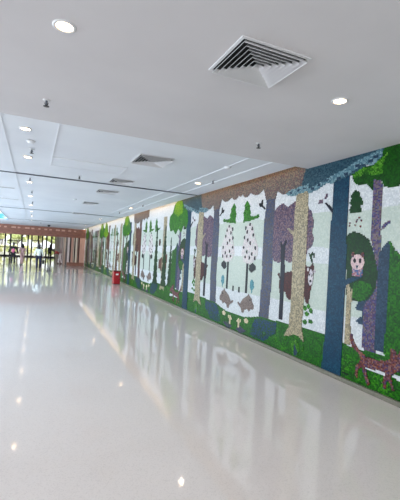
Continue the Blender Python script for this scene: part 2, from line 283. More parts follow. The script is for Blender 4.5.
# outlines of one half of the mirrored forest motif: (distance from its mirror axis, height) in metres
MD = {
 'blue_trunk': [(2.768, 2.863), (2.75, 2.307), (2.749, 1.326), (2.729, 0.418), (2.699, 0.01), (3.079, 0.016), (3.074, 0.504), (3.091, 1.361), (3.057, 2.288), (3.058, 2.978), (2.763, 2.94)],
 'blue_branch': [(2.599, 2.579), (2.631, 2.576), (2.773, 2.471), (2.775, 2.396), (2.68, 2.479)],
 'teal_canopy': [(2.076, 3.523), (3.055, 3.583), (3.622, 3.488), (3.61, 3.165), (3.523, 3.093), (3.335, 3.01), (3.061, 2.92), (2.756, 2.865), (2.585, 2.922), (2.367, 2.86), (2.182, 2.803), (2.021, 2.942), (2.103, 3.182)],
 'scale_band': [(3.615, 3.216), (3.6, 3.09), (3.466, 2.999), (3.266, 3.038), (3.096, 2.957), (2.949, 2.924), (2.833, 2.913), (2.756, 2.865), (2.588, 2.875), (2.372, 2.795), (2.207, 2.783), (2.202, 2.85), (2.342, 2.879), (2.562, 2.941), (2.787, 2.996), (3.034, 3.054), (3.158, 3.101), (3.36, 3.142), (3.518, 3.174)],
 'scale_band_b': [(2.196, 2.933), (1.972, 2.916), (1.76, 2.893), (1.623, 2.857), (1.656, 2.8), (1.851, 2.776), (2.032, 2.806), (2.205, 2.817)],
 'green_canopy': [(3.591, 3.497), (3.983, 3.466), (4.216, 3.255), (4.245, 2.675), (4.028, 2.625), (3.867, 2.673), (3.757, 2.651), (3.638, 2.693), (3.603, 2.776), (3.478, 2.796), (3.47, 2.664), (3.367, 2.759), (3.233, 2.751), (3.139, 2.836), (3.096, 2.957), (3.269, 2.996), (3.466, 2.999), (3.571, 3.07)],
 'light_leaf': [(3.114, 2.954), (3.269, 2.996), (3.435, 2.978), (3.557, 3.046), (3.687, 3.122), (3.621, 2.981), (3.613, 2.866), (3.475, 2.85), (3.341, 2.914), (3.208, 2.867), (3.136, 2.893)],
 'birch': [(1.897, 2.874), (2.2, 2.883), (2.217, 2.338), (2.227, 1.273), (2.205, 0.615), (2.226, 0.505), (2.28, 0.347), (2.146, 0.413), (2.017, 0.426), (1.888, 0.363), (1.751, 0.341), (1.875, 0.515), (1.904, 0.983), (1.889, 1.497), (1.885, 2.358)],
 'birch_branch': [(1.911, 2.047), (1.706, 2.21), (1.732, 2.226), (1.93, 2.133)],
 'purple_trunk': [(0.881, 3.05), (1.341, 3.023), (1.275, 2.713), (1.275, 2.357), (1.302, 1.179), (1.249, 0.536), (0.946, 0.529), (0.974, 1.146), (0.961, 2.374), (1.012, 2.74)],
 'crown_mauve': [(1.259, 2.546), (1.376, 2.629), (1.521, 2.688), (1.673, 2.602), (1.885, 2.686), (2.123, 2.611), (2.303, 2.463), (2.363, 2.298), (2.34, 2.138), (2.385, 2.008), (2.345, 1.912), (2.255, 1.846), (2.216, 1.731), (2.069, 1.693), (1.915, 1.67), (1.811, 1.614), (1.667, 1.66), (1.496, 1.599), (1.341, 1.629), (1.268, 1.738)],
 'navy_trunk': [(1.538, 1.908), (1.652, 1.909), (1.69, 1.219), (1.686, 0.6), (1.572, 0.596), (1.575, 1.207)],
 'navy_twig': [(1.55, 1.836), (1.51, 1.962), (1.552, 1.98), (1.588, 1.908), (1.678, 2.033), (1.708, 2.015), (1.65, 1.855)],
 'bear_body': [(1.496, 1.435), (1.543, 1.402), (1.533, 1.347), (1.658, 1.429), (1.877, 1.479), (2.181, 1.549), (2.226, 1.6), (2.276, 1.579), (2.346, 1.591), (2.39, 1.633), (2.416, 1.594), (2.422, 1.452), (2.402, 1.323), (2.371, 1.208), (2.356, 1.094), (2.334, 0.978), (2.286, 0.979), (2.23, 1.077), (2.172, 1.037), (2.022, 1.0), (1.916, 1.002), (1.85, 0.984), (1.779, 1.001), (1.729, 1.1), (1.644, 1.09), (1.574, 1.045), (1.531, 1.203), (1.551, 1.313), (1.486, 1.38)],
 'bear_face': [(2.267, 1.48), (2.313, 1.411), (2.313, 1.346), (2.273, 1.31), (2.235, 1.356), (2.24, 1.421)],
 'boar': [(0.204, 0.663), (0.315, 0.784), (0.448, 0.854), (0.539, 0.918), (0.603, 0.854), (0.662, 0.832), (0.668, 0.772), (0.749, 0.704), (0.721, 0.619), (0.626, 0.624), (0.576, 0.555), (0.493, 0.603), (0.378, 0.563), (0.365, 0.498), (0.282, 0.505), (0.253, 0.585), (0.12, 0.65), (0.084, 0.71), (0.158, 0.699)],
 'boar_l': [(-0.174, 0.718), (-0.255, 0.617), (-0.252, 0.505), (-0.335, 0.492), (-0.392, 0.574), (-0.563, 0.572), (-0.579, 0.5), (-0.681, 0.508), (-0.717, 0.597), (-0.843, 0.603), (-0.831, 0.677), (-0.737, 0.76), (-0.719, 0.833), (-0.617, 0.821), (-0.441, 0.796), (-0.293, 0.747)],
 'dot_trunk': [(0.379, 1.567), (0.466, 1.571), (0.452, 0.928), (0.373, 0.928)],
 'dot_crown': [(0.429, 2.403), (0.553, 2.314), (0.648, 2.107), (0.778, 1.904), (0.777, 1.725), (0.663, 1.58), (0.478, 1.53), (0.275, 1.563), (0.154, 1.729), (0.196, 1.923), (0.279, 2.114), (0.32, 2.303)],
 'heart_leaf': [(0.499, 1.511), (0.628, 1.558), (0.744, 1.503), (0.734, 1.423), (0.573, 1.351), (0.488, 1.427)],
 'pine': [(0.283, 2.867), (0.415, 2.738), (0.393, 2.677), (0.468, 2.588), (0.415, 2.539), (0.572, 2.508), (0.752, 2.546), (0.777, 2.474), (0.427, 2.424), (0.167, 2.406), (0.175, 2.524), (0.145, 2.612), (0.2, 2.683), (0.182, 2.781)],
 'sprig': [(0.775, 2.684), (0.733, 2.748), (0.784, 2.773), (0.823, 2.739), (0.833, 2.818), (0.879, 2.813), (0.878, 2.714), (0.982, 2.626), (0.942, 2.62), (0.838, 2.688)],
 'teal_tree': [(0.622, 1.232), (0.702, 1.179), (0.714, 1.06), (0.655, 1.013), (0.65, 0.951), (0.62, 0.948), (0.607, 1.007), (0.554, 1.042), (0.553, 1.165)],
 'stump': [(0.094, 1.014), (0.166, 1.021), (0.162, 0.892), (0.094, 0.895)],
 'mushroom': [(0.096, 0.28), (0.173, 0.358), (0.279, 0.346), (0.284, 0.294), (0.224, 0.272), (0.223, 0.166), (0.155, 0.162), (0.162, 0.26)],
 'mushroom_b': [(0.399, 0.368), (0.485, 0.416), (0.575, 0.371), (0.542, 0.313), (0.445, 0.309)],
 'blue_flowers': [(0.81, 0.455), (1.051, 0.509), (1.252, 0.499), (1.531, 0.517), (1.517, 0.333), (1.34, 0.239), (1.19, 0.11), (0.881, 0.095), (0.657, 0.124), (0.715, 0.297)],
 'purple_flowers': [(0.09, 0.127), (0.252, 0.203), (0.5, 0.151), (0.27, 0.038)],
 'plant': [(1.988, 0.132), (1.954, 0.225), (1.999, 0.321), (2.088, 0.342), (2.145, 0.273), (2.176, 0.198), (2.122, 0.085), (2.02, 0.065)],
 'plant_stem': [(2.032, 0.077), (2.03, 0.194), (2.056, 0.267), (2.088, 0.192), (2.142, 0.156), (2.098, 0.07)],
 'leaf_a': [(2.444, 2.587), (2.463, 2.64), (2.539, 2.648), (2.543, 2.592), (2.479, 2.567)],
 'leaf_b': [(2.583, 2.643), (2.599, 2.718), (2.637, 2.729), (2.635, 2.668), (2.606, 2.625)],
 'fern': [(2.283, 1.798), (2.321, 1.767), (2.364, 1.816), (2.423, 1.801), (2.429, 1.722), (2.406, 1.721), (2.386, 1.776), (2.354, 1.735), (2.389, 1.649), (2.358, 1.647), (2.32, 1.726)],
 'conifer_s': [(3.183, 2.709), (3.247, 2.659), (3.277, 2.593), (3.33, 2.505), (3.285, 2.468), (3.307, 2.383), (3.222, 2.369), (3.097, 2.386), (3.085, 2.43), (3.117, 2.484), (3.087, 2.529), (3.119, 2.597), (3.09, 2.629)],
 'owl_tree': [(3.063, 2.059), (3.115, 2.108), (3.204, 2.112), (3.292, 2.096), (3.378, 2.053), (3.447, 1.998), (3.518, 1.878), (3.573, 1.736), (3.613, 1.582), (3.608, 1.413), (3.568, 1.305), (3.464, 1.199), (3.351, 1.156), (3.177, 1.159), (3.111, 1.207)],
 'owl_leaf': [(3.216, 1.387), (3.333, 1.44), (3.515, 1.417), (3.552, 1.316), (3.447, 1.21), (3.334, 1.167), (3.227, 1.208)],
 'owl_head': [(3.183, 1.748), (3.171, 1.797), (3.206, 1.812), (3.242, 1.792), (3.328, 1.794), (3.36, 1.809), (3.394, 1.796), (3.39, 1.728), (3.387, 1.647), (3.34, 1.604), (3.237, 1.597), (3.19, 1.65)],
 'owl_body': [(3.191, 1.636), (3.237, 1.597), (3.34, 1.604), (3.387, 1.647), (3.379, 1.511), (3.199, 1.504)],
 'owl_eyeL': [(3.261, 1.712), (3.259, 1.701), (3.25, 1.693), (3.24, 1.693), (3.23, 1.699), (3.226, 1.711), (3.229, 1.722), (3.237, 1.73), (3.248, 1.73), (3.257, 1.723)],
 'owl_eyeR': [(3.353, 1.716), (3.35, 1.705), (3.342, 1.697), (3.332, 1.697), (3.323, 1.703), (3.319, 1.715), (3.322, 1.726), (3.33, 1.733), (3.34, 1.734), (3.349, 1.727)],
 'teal_branch': [(3.077, 1.431), (3.192, 1.476), (3.379, 1.518), (3.388, 1.499), (3.248, 1.432), (3.091, 1.361)],
 'lilac_trunk': [(3.478, 2.929), (3.603, 2.907), (3.619, 2.514), (3.63, 2.061), (3.636, 1.712), (3.65, 1.225), (3.645, 0.544), (3.423, 0.551), (3.428, 1.127), (3.525, 1.247), (3.594, 1.399), (3.603, 1.633), (3.487, 1.997), (3.471, 2.531)],
 'lilac_branch': [(3.619, 2.126), (3.667, 2.201), (3.752, 2.241), (3.774, 2.221), (3.698, 2.174), (3.641, 2.125)],
 'grey_trunk': [(3.625, 1.841), (3.766, 1.995), (3.789, 1.719), (3.781, 1.368), (3.774, 0.991), (3.764, 0.582), (3.625, 0.577), (3.627, 0.835), (3.619, 1.35)],
 'tall_green': [(3.766, 1.995), (3.844, 1.87), (3.97, 1.775), (4.175, 1.736), (4.256, 0.177), (3.993, 0.411), (3.763, 0.563), (3.774, 0.991), (3.781, 1.368)],
 'jag': [(3.63, 1.299), (3.432, 1.195), (3.334, 1.167), (3.272, 1.056), (3.401, 1.029), (3.404, 0.982), (3.292, 0.881), (3.412, 0.856), (3.635, 0.708)],
 'sapling': [(3.118, 0.544), (3.223, 0.541), (3.196, 1.092), (3.289, 1.388), (3.259, 1.398), (3.184, 1.272), (3.163, 1.382), (3.123, 1.435), (3.105, 1.376), (3.12, 1.151)],
 'fox': [(3.236, 0.724), (3.212, 0.622), (3.272, 0.526), (3.395, 0.463), (3.415, 0.415), (3.409, 0.374), (3.342, 0.286), (3.331, 0.202), (3.366, 0.132), (3.39, 0.146), (3.378, 0.257), (3.447, 0.305), (3.475, 0.234), (3.54, 0.104), (3.581, 0.125), (3.533, 0.213), (3.502, 0.321), (3.804, 0.339), (3.768, 0.215), (3.795, 0.131), (3.829, 0.161), (3.825, 0.222), (3.858, 0.276), (3.913, 0.149), (3.94, 0.164), (3.877, 0.301), (3.901, 0.357), (3.967, 0.402), (4.056, 0.442), (4.147, 0.413), (4.192, 0.474), (4.089, 0.558), (4.009, 0.594), (3.992, 0.673), (3.956, 0.592), (3.926, 0.65), (3.861, 0.657), (3.857, 0.527), (3.782, 0.475), (3.51, 0.449), (3.374, 0.525), (3.284, 0.611)],
 'fox_snow': [(3.501, 0.341), (3.804, 0.345), (3.807, 0.29), (3.504, 0.296)],
 'fox_snow_b': [(3.875, 0.343), (3.996, 0.364), (4.174, 0.364), (4.178, 0.285), (3.999, 0.293)],
 'dots': [(3.135, 0.154), (3.278, 0.158), (3.297, 0.13), (3.137, 0.119)],
}
CROWN_DOTS = [(0.453, 2.35), (0.282, 2.284), (0.351, 2.197), (0.54, 2.253), (0.255, 2.072), (0.388, 2.028), (0.59, 2.128), (0.492, 1.965), (0.243, 1.87), (0.374, 1.777), (0.691, 1.864), (0.572, 1.74), (0.484, 1.655), (0.693, 1.652), (0.317, 1.67)]
SNOW_DOTS = [(2.256, 0.902), (2.337, 0.939), (2.401, 0.877), (2.311, 0.814), (2.274, 0.678), (2.402, 0.71)]
# ---------------------------------------------------------------- the setting
struct(box('floor', M['floor'], -9, 9, -7, YG, -0.12, 0))
struct(box('wall_right', M['wall'], A + 0.012, A + 0.22, -7, YE, 0, 3.7))
struct(box('baseboard_right', M['kerb'], A - 0.035, A + 0.011, -6.99, 33.45, 0.001, 0.062, bevel=0.004))
# gypsum ceiling: near field, left field, and the border beside the cove slot
struct(box('ceiling', M['gypsum'], -9, A + 0.011, -7, YT, H, H + 0.12))
struct(box('ceiling', M['panel'], -9, -0.44, YT, YE, H + 0.001, H + 0.12))
struct(box('ceiling', M['panel'], 3.35, 3.80, YT, YE, H + 0.0015, H + 0.12))
struct(box('ceiling', M['panel'], -0.44, 3.35, YT, YE, H + 0.006, H + 0.12))
# cove box above the slot
struct(box('ceiling', M['cream'], 3.62, A + 0.011, YT, YE, 3.56, 3.62))
struct(box('trim_1', M['cream'], 3.76, 3.80, YT, YE, H + 0.12, 3.56))
# white seams of the metal panel field
n = 2
def seam(x0, x1, y0, y1):
    global n
    struct(box('trim_%d' % n, M['seam'], x0, x1, y0, y1, H - 0.002, H + 0.006)); n += 1
seam(-0.448, -0.436, YT, YE); seam(0.20, 0.212, YT, 7.42); seam(2.922, 2.930, YT, YE); seam(3.346, 3.351, YT, YE)
seam(-9, A, YT - 0.006, YT + 0.004)
struct(box('trim_%d' % n, M['track'], -9, A - 0.3, 8.73, 8.785, H - 0.014, H + 0.004)); n += 1
for yy in (17.5, 25.5):
    struct(box('trim_%d' % n, M['track'], -9, A - 0.3, yy, yy + 0.05, H - 0.010, H + 0.004)); n += 1

# left and back walls with window openings (outside the frame, they let the daylight in)
def window_wall(axis, pos, u0, u1, z0, z1, zt, th, openings, name):
    mb = MB()
    def b(a, c, e, f):
        if axis == 'x': mb.box(pos - th, pos, a, c, e, f)
        else: mb.box(a, c, pos - th, pos, e, f)
    b(u0, u1, 0, z0); b(u0, u1, z1, zt)
    edges = [u0] + [v for o in openings for v in o] + [u1]
    for i in range(0, len(edges), 2): b(edges[i], edges[i + 1], z0, z1)
    return struct(mb.build(name, M['wall']))
window_wall('x', -8, -7, YE, 0.5, 2.9, H, 0.2, [(-3.5, 5.5), (7, 31)], 'wall_left')
window_wall('y', -5.8, -8, A, 0.5, 2.9, H, 0.2, [(-7.6, 3.0)], 'wall_back')

# lobby beyond the corridor
struct(box('ceiling', M['gypsum'], -9, 2.6, YE + 0.4, YG + 0.3, 3.9, 4.0))
struct(box('wall_left', M['wall'], -9.2, -9, YE, YG, 0, 3.9))
hb = thing('header_beam', 'red-brown wooden beam across the far end of the corridor under the ceiling', 'beam', (0, YE, 2.42))
MB().box(-9, A + 0.011, 0, 0.4, 0.0, 0.30).box(-9, A + 0.011, 0.05, 0.4, 0.30, 0.769).build('lower_board', M['wood'], hb)
box('upper_board', M['wood'], -9, A + 0.011, 0.0, 0.05, 0.47, 0.769, hb)
for i in range(17):   # cream marks along the beam, too far off to read
    x = -4.6 + i * 0.48 + random.uniform(-0.06, 0.06)
    MB().box(x, x + random.uniform(0.16, 0.36), -0.012, 0.0, 0.50, 0.62).build('cream_plaque', M['wood_p'], hb)

# slatted wood wall facing the corridor, between mural and lobby
sw = thing('slatted_wall', 'slatted wall of pinkish wood boards with dark gaps beside the mural end', 'wall panel', (0, YE, 0))
MB().box(2.62, A, 0.06, 0.4, 0, 2.42).build('backing', M['wood_d'], sw)
MB().box(2.62, A - 0.01, -0.04, 0.06, 0.0, 0.30).build('plinth', M['wood'], sw)
for x0, x1, m in ((2.64, 2.80, 'pale'), (2.93, 3.10, 'wood_p'), (3.13, 3.17, 'wood_c'), (3.28, 3.42, 'wood_c'), (3.47, 3.50, 'wood_p'), (3.62, 4.05, 'wood_p')):
    MB().box(x0, x1, 0.0, 0.06, 0.30, 2.42).build('slat', M[m], sw)

# return wall along the lobby
struct(box('wall_right', M['wall'], 2.62, 2.8, YE + 0.4, YG, 0, 3.9))
lp = thing('lobby_panelling', 'row of rose, brown and white upright panels along the right lobby wall', 'wall panel', (2.62, 0, 0))
yy = 34.0
for wd, m in ((1.0, 'wood_d'), (1.6, 'wood_p'), (0.9, 'wood'), (1.0, 'pale'), (0.5, 'wood_d'), (3.4, 'magenta'), (0.6, 'wood_d'), (2.2, 'pale'), (0.7, 'wood'), (3.6, 'pale'), (2.6, 'wood_c')):
    if yy + wd < YG: MB().box(-0.06, -0.001, yy, yy + wd - 0.06, 0.02, 3.3).build('panel', M[m], lp)
    yy += wd

# glass front
wi = 1
def pane_frame(x0, x1, trans, thick=0.09):
    global wi
    f = MB().box(x0, x0 + thick, YG - 0.08, YG + 0.08, 0, 3.9).box(x1 - thick, x1, YG - 0.08, YG + 0.08, 0, 3.9)
    f.box(x0 + thick, x1 - thick, YG - 0.06, YG + 0.06, 0.0, 0.16).box(x0 + thick, x1 - thick, YG - 0.06, YG + 0.06, 3.7, 3.9)
    for z in trans: f.box(x0 + thick, x1 - thick, YG - 0.05, YG + 0.05, z - 0.045, z + 0.045)
    o = struct(f.build('window_%d' % wi, M['frame'])); wi += 1
    g = MB().box(x0 + thick, x1 - thick, YG - 0.008, YG + 0.008, 0.16, 3.7).build('pane', M['glass'], o)
for x0, x1, tr in ((-9, -7.2, (1.3,)), (-7.2, -5.6, (1.3, 2.0)), (-5.6, -4.3, (1.25, 2.05)), (-4.3, -3.35, (1.15, 2.0)), (-3.35, -2.75, (1.15, 2.0)),
                   (-2.75, -1.45, (1.15, 2.0)), (-1.45, -0.72, ()), (-0.72, -0.28, ()), (-0.28, 0.5, (1.3, 2.15)), (0.5, 1.0, (1.3, 2.15)), (1.0, 1.5, ()), (1.5, 2.1, ()), (2.1, 2.62, ())):
    pane_frame(x0, x1, tr)

# outside
struct(box('ground', M['pave'], -40, 40, YG + 0.31, 190, -0.3, -0.02))
ORD = ('first', 'second', 'third', 'fourth', 'fifth', 'sixth', 'seventh', 'eighth', 'ninth', 'tenth')
BACK = tuple((-19 + 4.2*i + 1.1*math.sin(i*2.1), 84 + 4*math.cos(i*1.7), 7.4 + math.sin(i)) for i in range(10))
tree_spots = ((-8.5, 68, 5.2), (-5.2, 74, 6.0), (-2.4, 66, 4.6), (0.7, 70, 5.4), (2.6, 65, 4.8), (5.5, 72, 6.2), (-11.5, 73, 6.3)) + BACK
tree_labels = ('leafy tree outside behind the leftmost glass panes', 'tall pale tree outside behind the pair with the pink backpack',
  'low yellow-green tree outside behind the narrow clear panes', 'bright tree outside right behind the person in white',
  'yellow-green tree outside behind the dark standing person', 'tall tree outside beyond the rose panels', 'tall tree outside past the left end of the glass') + tuple('tall pale green tree, %s from the left in the far row outside the glass' % q for q in ORD)
for i, (tx, ty, th) in enumerate(tree_spots):
    t = thing('broadleaf_tree', tree_labels[i], 'tree', (tx, ty, -0.02), 0, 'trees outside the glass front')
    mb = MB().tube((0, 0, 0), (0.05, 0, th*0.45), 0.16, 0.10)
    for k in range(5):
        a = k*1.3; mb.tube((0.05, 0, th*0.40), (0.05+0.9*math.cos(a), 0.9*math.sin(a), th*0.72), 0.07, 0.03, 6)
    mb.build('trunk', M['bark'], t)
    mb = MB()
    for k in range(34):
        a = random.uniform(0, 2*PI); rr = random.uniform(0, 1.25); z = th*random.uniform(0.42, 0.98)
        mb.ball((rr*math.cos(a), rr*math.sin(a), z), random.uniform(0.28, 0.55), 1, jit=0.28)
    mb.build('crown', M['leaf2' if i % 2 else 'leaf'], t)

for i in range(9):
    bx_ = -8.2 + 1.75*i
    t = thing('shrub', 'low yellow-green shrub, %s from the left in the row outside the glass' % ORD[i], 'shrub', (bx_, 61.5 + 0.5*math.sin(i*2), -0.02), 0, 'shrubs outside the glass front')
    MB().tube((0, 0, 0), (0, 0, 0.5), 0.05, 0.03).tube((0, 0, 0.2), (0.3, 0, 0.7), 0.03, 0.015).tube((0, 0, 0.2), (-0.3, 0.1, 0.7), 0.03, 0.015).build('stem', M['bark'], t)
    mb = MB()
    for k in range(22): mb.ball((random.uniform(-.7, .7), random.uniform(-.35, .35), random.uniform(.3, 1.25)), random.uniform(.16, .32), 1, jit=.3)
    mb.build('foliage', M['leaf2' if i % 3 else 'leaf'], t)

# ---------------------------------------------------------------- the mosaic mural
mural = thing('mosaic_mural', 'long tile mosaic of forest animals and trees covering the right wall', 'mural', (A, 0, 0))
T = 0.02
box('background', K['white'], 0, 0.0115, -6, 33.48, 0.062, 3.55, mural)
def rows(poly, T):
    """scanline a polygon of (u, z) into tile-aligned runs"""
    zs = [p[1] for p in poly]; out = []
    k0 = math.floor(max(min(zs), 0.062) / T); k1 = math.ceil(min(max(zs), 3.54) / T)
    for k in range(k0, k1):
        zc = (k + 0.5)*T; xs = []
        for (a, b), (c, d) in zip(poly, poly[1:] + poly[:1]):
            if (b <= zc < d) or (d <= zc < b): xs.append(a + (zc - b)*(c - a)/(d - b))
        xs.sort()
        for a, c in zip(xs[::2], xs[1::2]):
            a = round(a/T)*T; c = round(c/T)*T
            if c - a > T*0.4: out.append((a, c, max(k*T, 0.063), (k + 1)*T))
    return out
_seq = 0
def fig(name, polys, m, layer, C=7.02, sg=-1, parent=None, T=0.02, label=None, soff=0.0, zoff=0.0, sc=1.0):
    """a mosaic figure laid into the wall; sg=-1 faces as traced, +1 mirrored about C"""
    if polys and not isinstance(polys[0][0], (tuple, list)): polys = [polys]
    global _seq; _seq = (_seq + 1) % 23; dep = 0.0012*layer + 0.00005*_seq     # every figure at a depth of its own
    mb = MB(); cnt = 0
    for p in polys:
        for a, c, z0, z1 in rows([(C + sg*(s*sc + soff), z*sc + zoff) for s, z in p], T):
            mb.box(-dep, 0.0, a, c, z0, z1); cnt += 1
    if not cnt: mb.bm.free(); return None
    o = mb.build(name, K[m], mural)
    if parent is not None: o.parent = parent
    if label: o['label'] = label
    return o
def figs(name, polys, m, layer, **k):
    return [fig(name, p, m, layer, **k) for p in polys]
def blob(cx, cz, rx, rz, n=10, ph=0):
    return [(cx + rx*math.cos(t*2*PI/n + ph), cz + rz*math.sin(t*2*PI/n + ph)) for t in range(n)]
def jag(s0, s1, z0, z1, k):
    """tall jagged conifer"""
    c = (s0 + s1)/2; L = []; Rr = []
    for i in range(k):
        a = i/k; b = (i + 0.85)/k; wd = (s1 - s0)/2
        L += [(c - wd*(1 - a*0.92), z0 + (z1 - z0)*a), (c - wd*(1 - b)*0.62, z0 + (z1 - z0)*b)]
        Rr += [(c + wd*(1 - a*0.92), z0 + (z1 - z0)*a), (c + wd*(1 - b)*0.62, z0 + (z1 - z0)*b)]
    return L + [(c, z1)] + Rr[::-1]
def ground_strip(C, sg, s_end, T):
    g = [(0, 0.43), (0.433, 0.43), (0.70, 0.475), (0.95, 0.53), (1.34, 0.545), (1.95, 0.565), (2.67, 0.586), (3.07, 0.54), (3.31, 0.51), (3.63, 0.55), (4.4, 0.56)]
    g = [p for p in g if p[0] < s_end] + [(s_end, 0.55)]
    return g + [(s_end, 0.0), (0, 0.0)]
def bands(C, sg, s_end, T):
    def hill(zb, zt, a, ph):
        up = [(s_end*i/16, zt + a*math.sin(i*0.9 + ph)) for i in range(17)]
        dn = [(s_end*i/16, zb + a*0.6*math.sin(i*0.8 + ph + 1)) for i in range(17)]
        return up + dn[::-1]
    fig('pale_hill', hill(1.88, 2.42, 0.03, 0), 'pale_green', 1, C, sg, T=T)
    fig('pale_hill', hill(0.93, 1.66, 0.03, 2), 'pale_green', 1, C, sg, T=T)

def half(C, sg, T, ext, right_side, var=0):
    D = MD; k = dict(C=C, sg=sg, T=T)
    fine = T <= 0.02
    s_end = ext
    bands(C, sg, s_end, T)
    fig('grass_bank', ground_strip(C, sg, s_end, T), 'green', 2, **k)
    # dark canopy along the top, hanging in scallops
    if var in (0, 1):
        sp = [0.08, 0.406, 0.885]
        poly = [(-0.001, 3.54), (-0.001, 2.98)]
        prev = 0.0
        for a, b in zip([-0.36] + sp, sp):
            for q in range(1, 9):
                s = a + (b - a)*q/8
                if s > 0: poly.append((s, 3.02 - 0.085*math.sin(PI*q/8)))
        poly += [(0.95, 2.93), (1.0, 2.80), (1.30, 2.80), (1.34, 2.93), (1.52, 2.84), (1.8, 2.86), (2.2, 2.9), (2.35, 3.0), (2.35, 3.54)]
        fig('hanging_canopy', poly, 'canopy', 9, **k)
    # twin tree with speckled crown
    t = fig('speckled_tree', D['dot_trunk'], 'ink', 4, **k)
    c = fig('crown', D['dot_crown'], 'dotcrown', 5, parent=t, **k)
    if c: (figs if fine else fig)('berry' if fine else 'berries', [blob(s, z, 0.034, 0.045, 6) for s, z in CROWN_DOTS], 'ink', 6, parent=c, **k)
    fig('leaf', D['heart_leaf'], 'ink', 5, parent=t, **k)
    fig('small_pine', D['pine'], 'fresh' if var == 0 else 'light_green', 4, **k)
    if fine:
        fig('sprig', D['sprig'], 'ink', 4, **k)
        fig('teal_sapling', D['teal_tree'], 'tealtree', 4, **k)
        fig('stump', D['stump'], 'ink', 4, **k)
    b = fig('wild_boar', D['boar'], 'boar', 5, label='grey-brown wild boar figure of the mosaic', **k)
    kf = dict(k, T=T/2)
    if b and fine: fig('eye', blob(0.60, 0.80, 0.018, 0.018, 6), 'ink', 7, parent=b, **kf)
    fig('mushroom', D['mushroom'], 'mushroom', 5, **kf); fig('mushroom', D['mushroom_b'], 'mushroom', 5, **kf)
    fig('blue_flowers', D['blue_flowers'], 'blueflower', 4, **k)
    fig('purple_flowers', D['purple_flowers'], 'purpleflower', 4, **k)
    if var == 2:      # airy halves: narrow conifers, a fawn and a thin birch
        fig('conifer', jag(0.95, 1.30, 0.6, 2.1, 7), 'olive', 5, **k)
        fig('small_pine', D['pine'], 'fresh', 4, C=C, sg=sg, T=T, soff=0.75)
        t = fig('birch_tree', D['birch'], 'birch', 7, **k)
        if t: figs('bark_mark', [blob(2.03 + 0.07*math.sin(i*2.3), 0.55 + i*0.17, 0.035, 0.03, 6) for i in range(13)], 'brown', 8, parent=t, **k)
        fig('fawn', D['bear_body'], 'brown', 6, **k)
        fig('conifer', jag(2.5, 3.0, 0.55, 2.2, 8), 'dark_green', 6, **k)
        fig('red_sprig', blob(1.55, 2.0, 0.1, 0.16, 6), 'bear', 6, **k)
        return
    t = fig('purple_tree', D['purple_trunk'], 'purple' if var == 0 else 'brown', 6, **k)
    t = fig('round_crown_tree', D['navy_trunk'], 'navy', 7, **k)
    fig('crown', D['crown_mauve'], 'mauve' if var == 0 else 'brown', 5, parent=t, **k)
    if fine: fig('twig', D['navy_twig'], 'navy', 7, parent=t, **k)
    b = fig('brown_bear', D['bear_body'], 'bear', 6, label='red-brown bear figure of the mosaic', **k)
    if b:
        fig('face', [(2.33, 1.50), (2.36, 1.55), (2.40, 1.50), (2.425, 1.40), (2.40, 1.31), (2.36, 1.27), (2.32, 1.31), (2.30, 1.40)], 'face', 7, parent=b, **kf)
        if fine: figs('brow_patch', [blob(2.29, 1.53, 0.02, 0.03, 8), blob(2.44, 1.51, 0.02, 0.03, 8)], 'face', 7, parent=b, **kf)
        if fine: figs('eye', [blob(2.335, 1.45, 0.014, 0.018, 8), blob(2.39, 1.44, 0.014, 0.018, 8)], 'ink', 8, parent=b, **kf)
        if fine: fig('nose', blob(2.36, 1.35, 0.024, 0.024, 8), 'ink', 8, parent=b, **kf)
    t = fig('birch_tree', D['birch'], 'birch', 8, **k)
    fig('branch', D['birch_branch'], 'birch', 8, parent=t, **k)
    fig('low_plant', D['plant'], 'light_green', 6, **k)
    if fine: fig('stem', D['plant_stem'], 'slate', 7, **k)
    if fine:
        rq = random.Random(5)
        for q in range(9): fig('pink_petal', blob(3.20 + rq.uniform(-.10, .12), 2.24 + rq.uniform(-.07, .08), 0.018, 0.016, 5), 'fox', 4, **kf)
        for q in range(7): fig('grass_blade', (lambda a, z: [(a, z), (a + .02, z), (a + .035, z + .09), (a + .02, z + .10)])(0.25 + q*0.41 + rq.uniform(-.1, .1), 0.16 + rq.uniform(0, .14)), 'light_green', 6, **kf)
        fig('fern', D['fern'], 'dark_green', 6, **k)
        figs('snow_sprout', [blob(s, z, 0.05, 0.04, 7) for s, z in SNOW_DOTS], 'fresh', 6, **k)
        fig('purple_leaf', D['leaf_a'], 'mauve', 6, **k); fig('purple_leaf', D['leaf_b'], 'mauve', 6, **k)
    t = fig('blue_tree', D['blue_trunk'], 'blue', 9, label='tall teal-blue tree trunk of the mosaic', **k)
    fig('branch', D['blue_branch'], 'navy', 9, parent=t, **k)
    if var == 0:
        fig('crown', D['teal_canopy'], 'teal', 10, parent=t, **k)
        fig('leaf_band', [D['scale_band'], D['scale_band_b']], 'scale', 11, parent=t, **k)
        if fine:
            r = random.Random(3)
            figs('leaf_mark', [blob(s, z, 0.05, 0.018, 6) for s, z in [(1.75, 2.84), (1.95, 2.86), (2.1, 2.87), (2.3, 2.84), (2.45, 2.88), (2.6, 2.93), (2.86, 2.92), (3.0, 2.96), (3.15, 2.97), (3.3, 3.03), (3.42, 3.06), (3.5, 3.1), (3.2, 3.04)]], 'slate', 12, parent=t, **k)
    # lilac tree, owl tree, slate tree, fox
    t = fig('lilac_tree', D['lilac_trunk'], 'lilac' if var == 0 else 'brown', 6, **k)
    fig('branch', D['lilac_branch'], 'lilac', 6, parent=t, **k)
